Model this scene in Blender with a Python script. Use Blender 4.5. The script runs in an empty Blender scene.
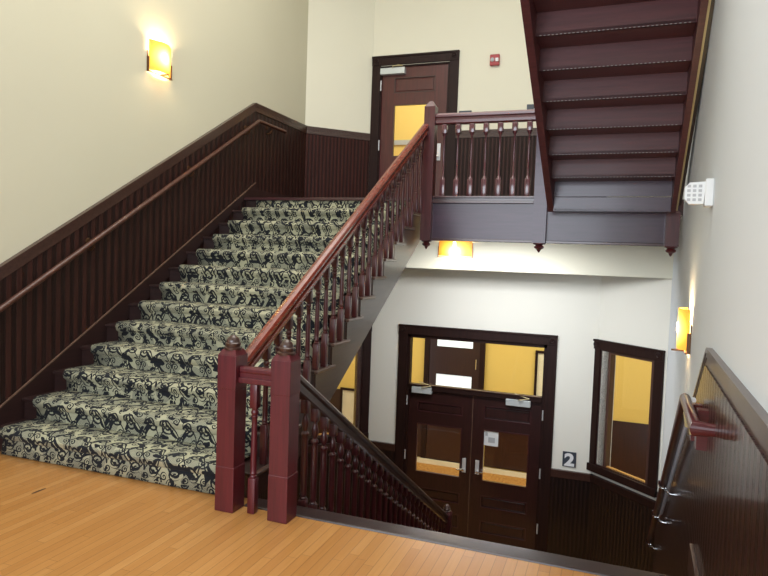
import bpy, bmesh, math, random
from mathutils import Vector, Matrix
random.seed(7)
C = bpy.context.scene.collection
PI = math.pi
RISE, RUN = 0.1755, 0.293
LAND = 2.28          # middle landing
LOW = -2.808          # lower entrance floor
YB = 9.42            # centre back wall
def nose(y):         # nosing line of the carpeted flight
    return RISE + (RISE / RUN) * (y - 3.47)

# ------------------------------------------------------------------ node helpers
def new_mat(name):
    m = bpy.data.materials.new(name); m.use_nodes = True
    nt = m.node_tree; nt.nodes.clear()
    out = nt.nodes.new('ShaderNodeOutputMaterial'); b = nt.nodes.new('ShaderNodeBsdfPrincipled')
    nt.links.new(b.outputs[0], out.inputs[0])
    return m, nt, b
def N(nt, t, **kw):
    n = nt.nodes.new(t)
    for k, v in kw.items(): setattr(n, k, v)
    return n
def math_(nt, op, a, b=None, c=None):
    n = nt.nodes.new('ShaderNodeMath'); n.operation = op
    for i, v in enumerate((a, b, c)):
        if v is None: continue
        if isinstance(v, (int, float)): n.inputs[i].default_value = v
        else: nt.links.new(v, n.inputs[i])
    return n.outputs[0]
def mapping(nt, scale, src='Object'):
    tc = N(nt, 'ShaderNodeTexCoord'); mp = N(nt, 'ShaderNodeMapping')
    nt.links.new(tc.outputs[src], mp.inputs[0]); mp.inputs['Scale'].default_value = scale
    return mp.outputs[0]
def noise(nt, vec, scale=5, detail=3, rough=0.5):
    n = N(nt, 'ShaderNodeTexNoise'); nt.links.new(vec, n.inputs['Vector'])
    n.inputs['Scale'].default_value = scale; n.inputs['Detail'].default_value = detail
    n.inputs['Roughness'].default_value = rough
    return n.outputs['Fac']
def ramp(nt, fac, stops):
    r = N(nt, 'ShaderNodeValToRGB'); nt.links.new(fac, r.inputs[0])
    e = r.color_ramp.elements
    while len(e) < len(stops): e.new(0.5)
    for i, (p, c) in enumerate(stops):
        e[i].position = p; e[i].color = (*c, 1) if len(c) == 3 else c
    return r.outputs[0]
def mix(nt, fac, a, b):
    n = N(nt, 'ShaderNodeMix', data_type='RGBA')
    if isinstance(fac, (int, float)): n.inputs[0].default_value = fac
    else: nt.links.new(fac, n.inputs[0])
    for i, v in ((6, a), (7, b)):
        if isinstance(v, tuple): n.inputs[i].default_value = (*v, 1)
        else: nt.links.new(v, n.inputs[i])
    return n.outputs[2]
def bump(nt, b, h, strength=0.3, dist=0.01):
    n = N(nt, 'ShaderNodeBump'); nt.links.new(h, n.inputs['Height'])
    n.inputs['Strength'].default_value = strength; n.inputs['Distance'].default_value = dist
    nt.links.new(n.outputs[0], b.inputs['Normal'])
def wood(name, c1, c2, rough=0.3, axis=2, coat=0.4, spec=0.5):
    m, nt, b = new_mat(name); b.inputs['Specular IOR Level'].default_value = spec
    s = [38, 38, 38]; s[axis] = 2.2
    f = noise(nt, mapping(nt, s), 1.0, 4, 0.6)
    nt.links.new(ramp(nt, f, [(0.3, c1), (0.72, c2)]), b.inputs['Base Color'])
    b.inputs['Roughness'].default_value = rough
    b.inputs['Coat Weight'].default_value = coat; b.inputs['Coat Roughness'].default_value = 0.14
    bump(nt, b, f, 0.08, 0.002)
    return m
def plain(name, col, rough=0.5, metal=0.0, var=0.06, scale=3):
    m, nt, b = new_mat(name)
    f = noise(nt, mapping(nt, (1, 1, 1)), scale, 3)
    d = tuple(max(0, c * (1 - var)) for c in col); l = tuple(min(1, c * (1 + var)) for c in col)
    nt.links.new(ramp(nt, f, [(0.3, d), (0.7, l)]), b.inputs['Base Color'])
    b.inputs['Roughness'].default_value = rough; b.inputs['Metallic'].default_value = metal
    return m
def paint(name, col):
    m, nt, b = new_mat(name)
    f = noise(nt, mapping(nt, (1, 1, 1)), 0.8, 2)
    d = tuple(c * 0.975 for c in col)
    nt.links.new(ramp(nt, f, [(0.3, d), (0.7, col)]), b.inputs['Base Color'])
    b.inputs['Roughness'].default_value = 0.75
    g = noise(nt, mapping(nt, (1, 1, 1)), 140, 2)
    bump(nt, b, g, 0.06, 0.002)
    return m
def beadboard(name, c1, c2, rough=0.4, period=0.058, coat=0.12, spec=0.5, bst=0.7):
    m, nt, b = new_mat(name); b.inputs['Specular IOR Level'].default_value = spec
    tc = N(nt, 'ShaderNodeTexCoord'); sep = N(nt, 'ShaderNodeSeparateXYZ'); nt.links.new(tc.outputs['Object'], sep.inputs[0])
    x = sep.outputs[0]
    u = math_(nt, 'FRACT', math_(nt, 'DIVIDE', x, period))
    d = math_(nt, 'ABSOLUTE', math_(nt, 'SUBTRACT', u, 0.5))           # 0 centre .. 0.5 edge
    g = math_(nt, 'SMOOTH_MIN', math_(nt, 'MULTIPLY', math_(nt, 'SUBTRACT', 0.5, d), 7.0), 1.0, 0.3)
    d2 = math_(nt, 'MULTIPLY', math_(nt, 'ABSOLUTE', math_(nt, 'SUBTRACT', d, 0.33)), 9.0)
    g2 = math_(nt, 'SMOOTH_MIN', d2, 1.0, 0.3)
    h = math_(nt, 'MULTIPLY', g, g2)
    f = noise(nt, mapping(nt, (30, 30, 1.6)), 1.0, 4, 0.6)
    col = ramp(nt, f, [(0.3, c1), (0.72, c2)])
    dark = tuple(c * 0.2 for c in c1)  # shade inside the grooves put into the colour
    nt.links.new(mix(nt, h, dark, col), b.inputs['Base Color'])
    b.inputs['Roughness'].default_value = rough
    b.inputs['Coat Weight'].default_value = coat; b.inputs['Coat Roughness'].default_value = 0.12
    bump(nt, b, h, bst, 0.006)
    return m
def emit(name, col, strength):
    m, nt, b = new_mat(name)
    f = noise(nt, mapping(nt, (1, 1, 1)), 2, 2)
    c = ramp(nt, f, [(0.3, tuple(k * 0.96 for k in col)), (0.7, col)])
    nt.links.new(c, b.inputs['Base Color']); nt.links.new(c, b.inputs['Emission Color'])
    b.inputs['Emission Strength'].default_value = strength; b.inputs['Roughness'].default_value = 0.6
    return m
def shade_mat(name, zc, k=1.0):
    # amber glass shade, brightest where the bulb sits behind it
    m, nt, b = new_mat(name)
    tc = N(nt, 'ShaderNodeTexCoord'); sep = N(nt, 'ShaderNodeSeparateXYZ'); nt.links.new(tc.outputs['Object'], sep.inputs[0])
    zz = math_(nt, 'DIVIDE', math_(nt, 'SUBTRACT', sep.outputs[2], zc), 0.15)
    xx = math_(nt, 'DIVIDE', sep.outputs[0], 0.16)
    r = math_(nt, 'SQRT', math_(nt, 'ADD', math_(nt, 'POWER', math_(nt, 'ABSOLUTE', zz), 2.0), math_(nt, 'POWER', math_(nt, 'ABSOLUTE', xx), 2.0)))
    c = ramp(nt, r, [(0.15, (1.0, 0.86, 0.42)), (0.65, (1.0, 0.60, 0.12)), (1.0, (0.85, 0.36, 0.04))])
    s = math_(nt, 'MULTIPLY', math_(nt, 'SUBTRACT', 1.25, math_(nt, 'MULTIPLY', r, 0.65)), 2.0 * k)
    nt.links.new(c, b.inputs['Base Color']); nt.links.new(c, b.inputs['Emission Color']); nt.links.new(s, b.inputs['Emission Strength'])
    b.inputs['Roughness'].default_value = 0.4
    return m
def glass_mat(name, alpha_refl=0.12):
    m = bpy.data.materials.new(name); m.use_nodes = True
    nt = m.node_tree; nt.nodes.clear()
    out = nt.nodes.new('ShaderNodeOutputMaterial'); t = nt.nodes.new('ShaderNodeBsdfTransparent'); g = nt.nodes.new('ShaderNodeBsdfGlossy')
    mx = nt.nodes.new('ShaderNodeMixShader'); lw = nt.nodes.new('ShaderNodeLayerWeight'); lw.inputs[0].default_value = 0.5
    pw = math_(nt, 'ADD', math_(nt, 'MULTIPLY', math_(nt, 'POWER', lw.outputs['Facing'], 4.0), 0.5), 0.03)
    g.inputs['Roughness'].default_value = 0.02; t.inputs[0].default_value = (0.95, 0.97, 0.96, 1)
    nt.links.new(pw, mx.inputs[0]); nt.links.new(t.outputs[0], mx.inputs[1]); nt.links.new(g.outputs[0], mx.inputs[2])
    nt.links.new(mx.outputs[0], out.inputs[0])
    return m

M = {}
M['red'] = wood('mahogany_red', (0.045, 0.006, 0.007), (0.088, 0.012, 0.013), 0.33, 2, 0.3)
M['newel_red'] = wood('mahogany_newel', (0.066, 0.005, 0.009), (0.115, 0.010, 0.016), 0.4, 2, 0.2)
M['rail_red'] = wood('mahogany_rail', (0.12, 0.016, 0.009), (0.22, 0.036, 0.018), 0.26, 1, 0.5)
M['rail_x'] = wood('mahogany_rail_cross', (0.065, 0.010, 0.012), (0.115, 0.018, 0.020), 0.3, 0, 0.4)
M['dark_x'] = wood('dark_wood_cross', (0.032, 0.009, 0.010), (0.062, 0.016, 0.017), 0.3, 0, 0.5)
M['fascia'] = wood('fascia_sheen_wood', (0.034, 0.013, 0.028), (0.054, 0.020, 0.044), 0.32, 0, 0.2)  # purple tint: bluish daylight reflection put into the wood colour
M['tread_under'] = wood('tread_underside', (0.060, 0.013, 0.014), (0.095, 0.022, 0.024), 0.5, 0, 0.08)
M['dark_z'] = wood('dark_wood_upright', (0.013, 0.005, 0.004), (0.026, 0.009, 0.007), 0.5, 2, 0.0, 0.22)
M['dark_tread'] = wood('dark_tread_wood', (0.018, 0.008, 0.007), (0.034, 0.013, 0.011), 0.4, 0, 0.2)
M['side_tread'] = wood('tread_edge_sheen', (0.085, 0.045, 0.032), (0.14, 0.075, 0.055), 0.3, 1, 0.6)  # tread wood lightened, its reflected sheen put into the colour
M['dark_y'] = wood('dark_wood_sloped', (0.036, 0.015, 0.011), (0.066, 0.028, 0.020), 0.32, 1, 0.4)
M['rail_dark'] = wood('dark_round_rail', (0.060, 0.020, 0.012), (0.10, 0.034, 0.020), 0.4, 1, 0.2)
M['jamb'] = wood('jamb_wood', (0.060, 0.028, 0.022), (0.10, 0.048, 0.036), 0.35, 2, 0.3)
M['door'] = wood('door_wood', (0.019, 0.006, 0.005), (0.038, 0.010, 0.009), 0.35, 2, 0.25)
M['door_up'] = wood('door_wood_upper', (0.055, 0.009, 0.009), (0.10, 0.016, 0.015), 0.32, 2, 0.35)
M['bead'] = beadboard('beadboard', (0.026, 0.009, 0.007), (0.050, 0.016, 0.012), 0.45, 0.095, 0.03, 0.3)
M['bead_fine'] = beadboard('beadboard_fine', (0.026, 0.009, 0.007), (0.050, 0.016, 0.012), 0.45, 0.058, 0.0, 0.25, 0.5)
M['bead_gloss'] = beadboard('beadboard_glossy', (0.034, 0.012, 0.010), (0.062, 0.022, 0.018), 0.3, 0.095, 0.6, 0.5, 0.9)
M['bead_red'] = beadboard('beadboard_reddish', (0.034, 0.009, 0.007), (0.062, 0.015, 0.011), 0.5, 0.058, 0.0, 0.2, 0.4)
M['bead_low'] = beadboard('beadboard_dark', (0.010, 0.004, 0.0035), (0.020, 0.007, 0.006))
M['paint_left_lit'] = paint('paint_left_lit', (0.63, 0.60, 0.455))  # cream paint with the warm light on this wall tinted in
M['paint'] = paint('paint_cream', (0.80, 0.775, 0.63))
M['paint_low_lit'] = paint('paint_lower_lit', (0.83, 0.815, 0.73))  # cool light of the lower level tinted into the cream paint
M['paint_right_lit'] = paint('paint_right_lit', (0.70, 0.745, 0.77))  # cream paint shifted blue, cool daylight put into the colour
M['paint_yellow'] = paint('paint_yellow', (0.80, 0.58, 0.16))
M['ceil'] = paint('paint_ceiling', (0.82, 0.81, 0.76))
M['metal'] = plain('brushed_metal', (0.66, 0.67, 0.68), 0.4, 0.35)
M['closer'] = plain('silver_enamel', (0.62, 0.66, 0.66), 0.35, 0.3)
M['staple'] = plain('dull_staples', (0.30, 0.27, 0.26), 0.5, 0.0)
M['chrome'] = plain('chrome', (0.8, 0.8, 0.8), 0.12, 1.0)
M['bronze'] = plain('bronze', (0.16, 0.08, 0.04), 0.35, 0.8)
M['brass'] = plain('gold_trim', (0.46, 0.38, 0.20), 0.4, 0.2)
M['pale_brown'] = wood('pale_brown_moulding', (0.11, 0.065, 0.045), (0.17, 0.10, 0.07), 0.25, 1, 0.6)  # pale brown glossy wood for thin mouldings
M['white'] = plain('white_plastic', (0.74, 0.76, 0.76), 0.4)
M['grey_lens'] = plain('lens_grey', (0.42, 0.43, 0.44), 0.3)
M['alarm'] = plain('alarm_red', (0.36, 0.022, 0.03), 0.35)
M['sign'] = plain('sign_dark', (0.045, 0.055, 0.075), 0.4)
M['sign_white'] = plain('sign_white', (0.85, 0.86, 0.88), 0.5)
M['cream_trim'] = plain('cream_trim', (0.80, 0.74, 0.55), 0.5)
M['orange_wood'] = wood('orange_wood', (0.50, 0.24, 0.06), (0.62, 0.33, 0.10), 0.35, 0, 0.3)
M['day'] = emit('daylit_glass', (0.84, 0.90, 0.97), 0.75)
M['glass'] = glass_mat('clear_glass')

# carpet in the far hall: mottled orange
m, nt, b = new_mat('orange_carpet')
f = noise(nt, mapping(nt, (1, 1, 1)), 26, 5, 0.7)
nt.links.new(ramp(nt, f, [(0.35, (0.28, 0.10, 0.02)), (0.55, (0.55, 0.27, 0.06)), (0.7, (0.70, 0.42, 0.14))]), b.inputs['Base Color'])
b.inputs['Roughness'].default_value = 0.9; M['orange_carpet'] = m

# maple strip floor
m, nt, b = new_mat('maple_floor')
tc = N(nt, 'ShaderNodeTexCoord'); sep = N(nt, 'ShaderNodeSeparateXYZ'); nt.links.new(tc.outputs['Object'], sep.inputs[0])
X, Y = sep.outputs[0], sep.outputs[1]
W_ = 0.057
bx_ = math_(nt, 'DIVIDE', X, W_); idx = math_(nt, 'FLOOR', bx_)
wn = N(nt, 'ShaderNodeTexWhiteNoise', noise_dimensions='1D'); nt.links.new(idx, wn.inputs['W'])
yy = math_(nt, 'ADD', math_(nt, 'DIVIDE', Y, 1.1), math_(nt, 'MULTIPLY', wn.outputs['Value'], 7.3))
row = math_(nt, 'FLOOR', yy)
wn2 = N(nt, 'ShaderNodeTexWhiteNoise', noise_dimensions='2D'); cb = N(nt, 'ShaderNodeCombineXYZ')
nt.links.new(idx, cb.inputs[0]); nt.links.new(row, cb.inputs[1]); nt.links.new(cb.outputs[0], wn2.inputs['Vector'])
fx = math_(nt, 'ABSOLUTE', math_(nt, 'SUBTRACT', math_(nt, 'FRACT', bx_), 0.5))
gap = math_(nt, 'GREATER_THAN', fx, 0.468)
fy = math_(nt, 'ABSOLUTE', math_(nt, 'SUBTRACT', math_(nt, 'FRACT', yy), 0.5))
gap2 = math_(nt, 'GREATER_THAN', fy, 0.4985)
grain = noise(nt, mapping(nt, (60, 2.5, 1)), 1.0, 5, 0.65)
base = ramp(nt, wn2.outputs['Value'], [(0.0, (0.47, 0.215, 0.058)), (0.5, (0.515, 0.245, 0.070)), (1.0, (0.565, 0.285, 0.090))])
gr = ramp(nt, grain, [(0.3, (0.86, 0.80, 0.72)), (0.7, (1, 1, 1))])
mm = N(nt, 'ShaderNodeMix', data_type='RGBA', blend_type='MULTIPLY'); mm.inputs[0].default_value = 0.8
nt.links.new(base, mm.inputs[6]); nt.links.new(gr, mm.inputs[7])
gg = math_(nt, 'MULTIPLY', math_(nt, 'MAXIMUM', gap, gap2), 0.5)
c1 = mix(nt, gg, mm.outputs[2], (0.11, 0.04, 0.012))
# a small dark burn in one board
ex = math_(nt, 'DIVIDE', math_(nt, 'SUBTRACT', X, -3.43), 0.012); ey = math_(nt, 'DIVIDE', math_(nt, 'SUBTRACT', Y, 3.03), 0.06)
er = math_(nt, 'ADD', math_(nt, 'POWER', math_(nt, 'ABSOLUTE', ex), 2.0), math_(nt, 'POWER', math_(nt, 'ABSOLUTE', ey), 2.0))
er2 = math_(nt, 'LESS_THAN', math_(nt, 'ADD', er, math_(nt, 'MULTIPLY', grain, 0.8)), 1.3)
c2 = mix(nt, math_(nt, 'MULTIPLY', er2, 0.9), c1, (0.06, 0.025, 0.015))
nt.links.new(c2, b.inputs['Base Color'])
b.inputs['Roughness'].default_value = 0.33; b.inputs['Coat Weight'].default_value = 0.25; b.inputs['Coat Roughness'].default_value = 0.22
bump(nt, b, math_(nt, 'SUBTRACT', 1.0, math_(nt, 'MAXIMUM', gap, gap2)), 0.25, 0.003)
M['maple'] = m

# stair carpet: black curls on sage cream, laid by running length (y + z)
m, nt, b = new_mat('scroll_carpet')
tc = N(nt, 'ShaderNodeTexCoord'); sep = N(nt, 'ShaderNodeSeparateXYZ'); nt.links.new(tc.outputs['Object'], sep.inputs[0])
cb = N(nt, 'ShaderNodeCombineXYZ'); nt.links.new(sep.outputs[0], cb.inputs[0])
nt.links.new(math_(nt, 'ADD', sep.outputs[1], sep.outputs[2]), cb.inputs[1])
wv = cb.outputs[0]
nz = N(nt, 'ShaderNodeTexNoise'); nt.links.new(wv, nz.inputs['Vector']); nz.inputs['Scale'].default_value = 6.5; nz.inputs['Detail'].default_value = 1
vs = N(nt, 'ShaderNodeVectorMath', operation='SUBTRACT'); nt.links.new(nz.outputs['Color'], vs.inputs[0]); vs.inputs[1].default_value = (0.5, 0.5, 0.5)
vsc = N(nt, 'ShaderNodeVectorMath', operation='SCALE'); nt.links.new(vs.outputs[0], vsc.inputs[0]); vsc.inputs['Scale'].default_value = 0.045
va = N(nt, 'ShaderNodeVectorMath', operation='ADD'); nt.links.new(wv, va.inputs[0]); nt.links.new(vsc.outputs[0], va.inputs[1])
T = 0.33
s0 = N(nt, 'ShaderNodeSeparateXYZ'); nt.links.new(va.outputs[0], s0.inputs[0])
vv = math_(nt, 'DIVIDE', s0.outputs[1], T); rowi = math_(nt, 'FLOOR', vv)
uu = math_(nt, 'ADD', math_(nt, 'DIVIDE', s0.outputs[0], T), math_(nt, 'MULTIPLY', rowi, 0.37))
U = math_(nt, 'FRACT', uu); V = math_(nt, 'FRACT', vv)
acc = []
def scroll(cx, cy, R, hand, ph, turns=1.6, wd=0.245):
    dx = math_(nt, 'SUBTRACT', U, cx); dy = math_(nt, 'SUBTRACT', V, cy)
    r = math_(nt, 'SQRT', math_(nt, 'ADD', math_(nt, 'MULTIPLY', dx, dx), math_(nt, 'MULTIPLY', dy, dy)))
    a = math_(nt, 'MULTIPLY', math_(nt, 'ARCTAN2', dy, dx), hand / (2 * PI))
    t = math_(nt, 'FRACT', math_(nt, 'ADD', math_(nt, 'ADD', a, ph + 3.0), math_(nt, 'MULTIPLY', r, turns / R)))
    on = math_(nt, 'LESS_THAN', math_(nt, 'ABSOLUTE', math_(nt, 'SUBTRACT', t, 0.5)), wd)
    acc.append(math_(nt, 'MULTIPLY', on, math_(nt, 'LESS_THAN', r, R)))
def drop(cx, cy, a_, b_, th):
    b_ *= 1.35; a_ *= 1.1
    dx = math_(nt, 'SUBTRACT', U, cx); dy = math_(nt, 'SUBTRACT', V, cy); c, s_ = math.cos(th), math.sin(th)
    p = math_(nt, 'DIVIDE', math_(nt, 'ADD', math_(nt, 'MULTIPLY', dx, c), math_(nt, 'MULTIPLY', dy, s_)), a_)
    q = math_(nt, 'DIVIDE', math_(nt, 'SUBTRACT', math_(nt, 'MULTIPLY', dy, c), math_(nt, 'MULTIPLY', dx, s_)), b_)
    q = math_(nt, 'ADD', q, math_(nt, 'MULTIPLY', math_(nt, 'MULTIPLY', p, p), 0.9))
    acc.append(math_(nt, 'LESS_THAN', math_(nt, 'ADD', math_(nt, 'MULTIPLY', p, p), math_(nt, 'MULTIPLY', q, q)), 1.0))
for a_ in ((.19, .24, .15, 1, .1), (.76, .21, .15, -1, .6), (.50, .50, .13, 1, .3), (.19, .74, .15, -1, .8), (.80, .77, .15, 1, .45),
           (.48, .87, .10, -1, .2), (.48, .14, .10, 1, .7), (.89, .48, .09, 1, .0), (.10, .49, .09, -1, .5),
           (.33, .0, .12, -1, .15), (.33, 1., .12, -1, .15), (.66, .0, .11, 1, .6), (.66, 1., .11, 1, .6), (.0, .10, .09, 1, .3), (1., .10, .09, 1, .3), (.98, .93, .08, -1, .9)): scroll(*a_)
for a_ in ((.34, .38, .11, .030, .7), (.66, .37, .11, .030, 2.3), (.65, .66, .12, .032, .9), (.33, .63, .12, .030, 2.2), (.95, .95, .045, .03, .4),
           (.04, .95, .03, .03, 0), (.97, .08, .05, .025, 1.5), (.34, .96, .07, .022, .2), (.63, .98, .06, .02, 2.8), (.96, .30, .03, .07, .3), (.33, .07, .06, .02, 1.2), (.02, .34, .05, .02, 1.0)): drop(*a_)
for ph_, am in ((0.0, 0.33), (3.14, 0.30)):
    sv = math_(nt, 'ADD', math_(nt, 'MULTIPLY', math_(nt, 'SINE', math_(nt, 'ADD', math_(nt, 'MULTIPLY', U, 2 * PI), ph_)), am), 0.5)
    acc.append(math_(nt, 'LESS_THAN', math_(nt, 'ABSOLUTE', math_(nt, 'SUBTRACT', V, sv)), 0.030))
pat = acc[0]
for k_ in acc[1:]: pat = math_(nt, 'MAXIMUM', pat, k_)
lfn = noise(nt, wv, 15.0, 0.0)
pat = math_(nt, 'MAXIMUM', pat, math_(nt, 'GREATER_THAN', lfn, 0.66))
# finely hatched grey-green flowers between the scrolls
v3 = N(nt, 'ShaderNodeTexVoronoi', voronoi_dimensions='2D', feature='F1'); nt.links.new(va.outputs[0], v3.inputs['Vector']); v3.inputs['Scale'].default_value = 6.5
sp3 = math_(nt, 'SINE', math_(nt, 'MULTIPLY', v3.outputs['Distance'], 95.0))
inr = math_(nt, 'MULTIPLY', math_(nt, 'LESS_THAN', v3.outputs['Distance'], 0.44), math_(nt, 'ADD', math_(nt, 'MULTIPLY', math_(nt, 'GREATER_THAN', sp3, 0.1), 0.75), 0.25))
fz = noise(nt, mapping(nt, (1, 1, 1)), 220, 2)
light = mix(nt, fz, (0.32, 0.31, 0.20), (0.52, 0.505, 0.345))
mid = mix(nt, math_(nt, 'MULTIPLY', inr, 0.72), light, (0.085, 0.098, 0.090))
cc = mix(nt, pat, mid, (0.008, 0.010, 0.014))
nt.links.new(cc, b.inputs['Base Color']); b.inputs['Roughness'].default_value = 0.95
bump(nt, b, fz, 0.3, 0.004)
M['carpet'] = m

# ------------------------------------------------------------------ mesh helpers
class MB:
    def __init__(s): s.bm = bmesh.new()
    def box(s, x0, x1, y0, y1, z0, z1, bev=0.0):
        r = bmesh.ops.create_cube(s.bm, size=1)
        for v in r['verts']:
            v.co = Vector(((x0 + x1) / 2 + v.co.x * (x1 - x0), (y0 + y1) / 2 + v.co.y * (y1 - y0), (z0 + z1) / 2 + v.co.z * (z1 - z0)))
        if bev > 0:
            es = list({e for v in r['verts'] for e in v.link_edges})
            bmesh.ops.bevel(s.bm, geom=es, offset=bev, segments=2, affect='EDGES', profile=0.5)
        return s
    def prism(s, pts, a0, a1, axis='y'):
        # pts are (u,v) in the two other axes, extruded along axis
        def mk(u, v, a):
            return {'y': (u, a, v), 'x': (a, u, v), 'z': (u, v, a)}[axis]
        A = [s.bm.verts.new(mk(u, v, a0)) for u, v in pts]; B = [s.bm.verts.new(mk(u, v, a1)) for u, v in pts]
        s.bm.faces.new(A); s.bm.faces.new(B[::-1])
        n = len(pts)
        for i in range(n): s.bm.faces.new((A[i], B[i], B[(i + 1) % n], A[(i + 1) % n]))
        return s
    def lathe(s, prof, cx=0, cy=0, n=12, axis='z', z0=0, cz=0):
        rings = []
        for r, z in prof:
            ring = []
            for i in range(n):
                a = 2 * PI * i / n
                p = (r * math.cos(a), r * math.sin(a), z + z0)
                if axis == 'y': p = (p[0], p[2], p[1])
                if axis == 'x': p = (p[2], p[0], p[1])
                ring.append(s.bm.verts.new((p[0] + cx, p[1] + cy, p[2] + cz)))
            rings.append(ring)
        for a, b_ in zip(rings, rings[1:]):
            for i in range(n): s.bm.faces.new((a[i], a[(i + 1) % n], b_[(i + 1) % n], b_[i]))
        s.bm.faces.new(rings[0][::-1]); s.bm.faces.new(rings[-1])
        return s
    def tube(s, pts, r, n=10):
        pts = [Vector(p) for p in pts]; rings = []
        for i, p in enumerate(pts):
            if i == 0: d = pts[1] - p
            elif i == len(pts) - 1: d = p - pts[-2]
            else: d = (pts[i + 1] - p).normalized() + (p - pts[i - 1]).normalized()
            d.normalize()
            up = Vector((0, 0, 1)) if abs(d.z) < 0.95 else Vector((1, 0, 0))
            u = d.cross(up).normalized(); w = u.cross(d)
            k = 1.0
            if 0 < i < len(pts) - 1:
                c = (pts[i + 1] - p).normalized().dot(d); k = 1 / max(c, 0.5)
            rings.append([s.bm.verts.new(p + (u * math.cos(2 * PI * j / n) + w * math.sin(2 * PI * j / n)) * r * (1 if k < 1.05 else min(k, 1.3))) for j in range(n)])
        for a, b_ in zip(rings, rings[1:]):
            for i in range(n): s.bm.faces.new((a[i], a[(i + 1) % n], b_[(i + 1) % n], b_[i]))
        s.bm.faces.new(rings[0][::-1]); s.bm.faces.new(rings[-1])
        return s
    def sweep(s, prof, p0, p1):
        # profile (u sideways, v up) swept from p0 to p1
        p0, p1 = Vector(p0), Vector(p1); d = (p1 - p0).normalized()
        u = d.cross(Vector((0, 0, 1))).normalized(); w = Vector((0, 0, 1))
        A = [s.bm.verts.new(p0 + u * a + w * c) for a, c in prof]; B = [s.bm.verts.new(p1 + u * a + w * c) for a, c in prof]
        s.bm.faces.new(A); s.bm.faces.new(B[::-1]); n = len(prof)
        for i in range(n): s.bm.faces.new((A[i], B[i], B[(i + 1) % n], A[(i + 1) % n]))
        return s
    def build(s, name, mat, parent=None, smooth=False, loc=None, rotz=None, world=False):
        bmesh.ops.recalc_face_normals(s.bm, faces=s.bm.faces)
        me = bpy.data.meshes.new(name); s.bm.to_mesh(me); s.bm.free()
        if smooth:
            for p in me.polygons: p.use_smooth = True
            me.set_sharp_from_angle(angle=0.7)
        me.materials.append(mat)
        o = bpy.data.objects.new(name, me); C.objects.link(o)
        if parent: o.parent = parent
        if loc is not None: o.location = loc
        if rotz is not None: o.rotation_euler = (0, 0, rotz)
        return o
def tag(o, label=None, cat=None, group=None, kind=None):
    if label: o['label'] = label
    if cat: o['category'] = cat
    if group: o['group'] = group
    if kind: o['kind'] = kind
    return o
def thing(name, label=None, cat=None, loc=(0, 0, 0), rotz=0, group=None, kind=None):
    o = bpy.data.objects.new(name, None); C.objects.link(o); o.location = loc; o.rotation_euler = (0, 0, rotz)
    o.empty_display_size = 0.1
    return tag(o, label, cat, group, kind)
def struct(mb, name, mat, label, cat, **kw):
    o = mb.build(name, mat, **kw); return tag(o, label, cat, kind='structure')
def copy_tree(o, parent=None):
    c = o.copy(); C.objects.link(c)
    if parent: c.parent = parent
    for ch in list(o.children): copy_tree(ch, c)
    return c

# wall frames: local x runs along the wall to the viewer's right, local y goes INTO the wall
LA, LB = (-4.5, 8.66), (-3.73, YB)             # left splayed wall
RA, RB = (-0.14, YB), (0.705, 8.66)            # right splayed wall
def rx(y): return 0.5 + 0.0403 * (y - 3.6)     # right wall plane
ang = lambda A, B: math.atan2(B[1] - A[1], B[0] - A[0])
F_BACK = ((0, YB, 0), 0.0)
F_LS = ((*LA, 0), ang(LA, LB)); L_LS = math.dist(LA, LB)
F_RS = ((*RA, 0), ang(RA, RB)); L_RS = math.dist(RA, RB)
F_LEFT = ((-4.5, 0, 0), PI / 2)                 # local x = world y
RW0 = (rx(8.66), 8.66); RW1 = (rx(-2.6), -2.6)
F_RIGHT = ((*RW0, 0), ang(RW0, RW1)); L_R = math.dist(RW0, RW1)
def ry(y): return (8.66 - y) * math.hypot(1, 0.0403)    # world y -> local x on right wall
def wall_boxes(mb, x0, x1, z0, z1, holes, t=0.15):
    xs = sorted({x0, x1, *[h[0] for h in holes], *[h[1] for h in holes]})
    for a, b_ in zip(xs, xs[1:]):
        hs = sorted([h for h in holes if h[0] <= a and h[1] >= b_], key=lambda h: h[2])
        z = z0
        for h in hs:
            if h[2] > z: mb.box(a, b_, 0, t, z, h[2])
            z = h[3]
        if z < z1: mb.box(a, b_, 0, t, z, z1)
    return mb
TOP = 6.6
# ------------------------------------------------------------------ shell
struct(MB().box(-4.5, 0.9, -2.6, 3.37, -0.25, 0.0).box(-4.5, -2.12, 3.37, 3.5, -0.25, -0.002), 'floor', M['maple'], 'honey coloured maple strip floor of the upper hall', 'floor')
struct(MB().box(-2.11, rx(3.5), 3.375, 3.515, -0.22, 0.008, 0.01), 'trim_1', M['dark_tread'], 'dark wooden nosing board along the edge of the maple floor at the stairwell', 'trim')
struct(MB().prism([(-4.5, 7.03), (rx(7.03), 7.03), RB, RA, LB, LA], 2.12, LAND, 'z'), 'floor', M['dark_x'], 'middle landing floor behind the balustrade', 'floor')
struct(MB().prism([(-4.9, 3.4), (1.1, 3.4), (0.95, 8.9), (-0.05, 9.56), (-3.8, 9.56), (-4.9, 8.8)], LOW - 0.1, LOW, 'z'), 'floor', M['orange_carpet'], 'lower entrance hall floor below the stairs', 'floor')
struct(wall_boxes(MB(), -2.6, 8.66, LOW, TOP, []), 'wall_left', M['paint_left_lit'], 'tall cream wall on the left above the panelled stair wainscot', 'wall', loc=F_LEFT[0], rotz=F_LEFT[1])
struct(wall_boxes(MB(), 0, L_LS, LAND - 0.2, TOP, []), 'wall_back_left_upper', M['paint'], 'cream splayed wall on the landing left of the panelled door', 'wall', loc=F_LS[0], rotz=F_LS[1])
LWX0, LWX1 = 0.28, 1.09
LA2, LB2 = (-4.5, 8.55), (-3.60, YB)
F_LS2 = ((*LA2, 0), ang(LA2, LB2)); L_LS2 = math.dist(LA2, LB2)
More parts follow.
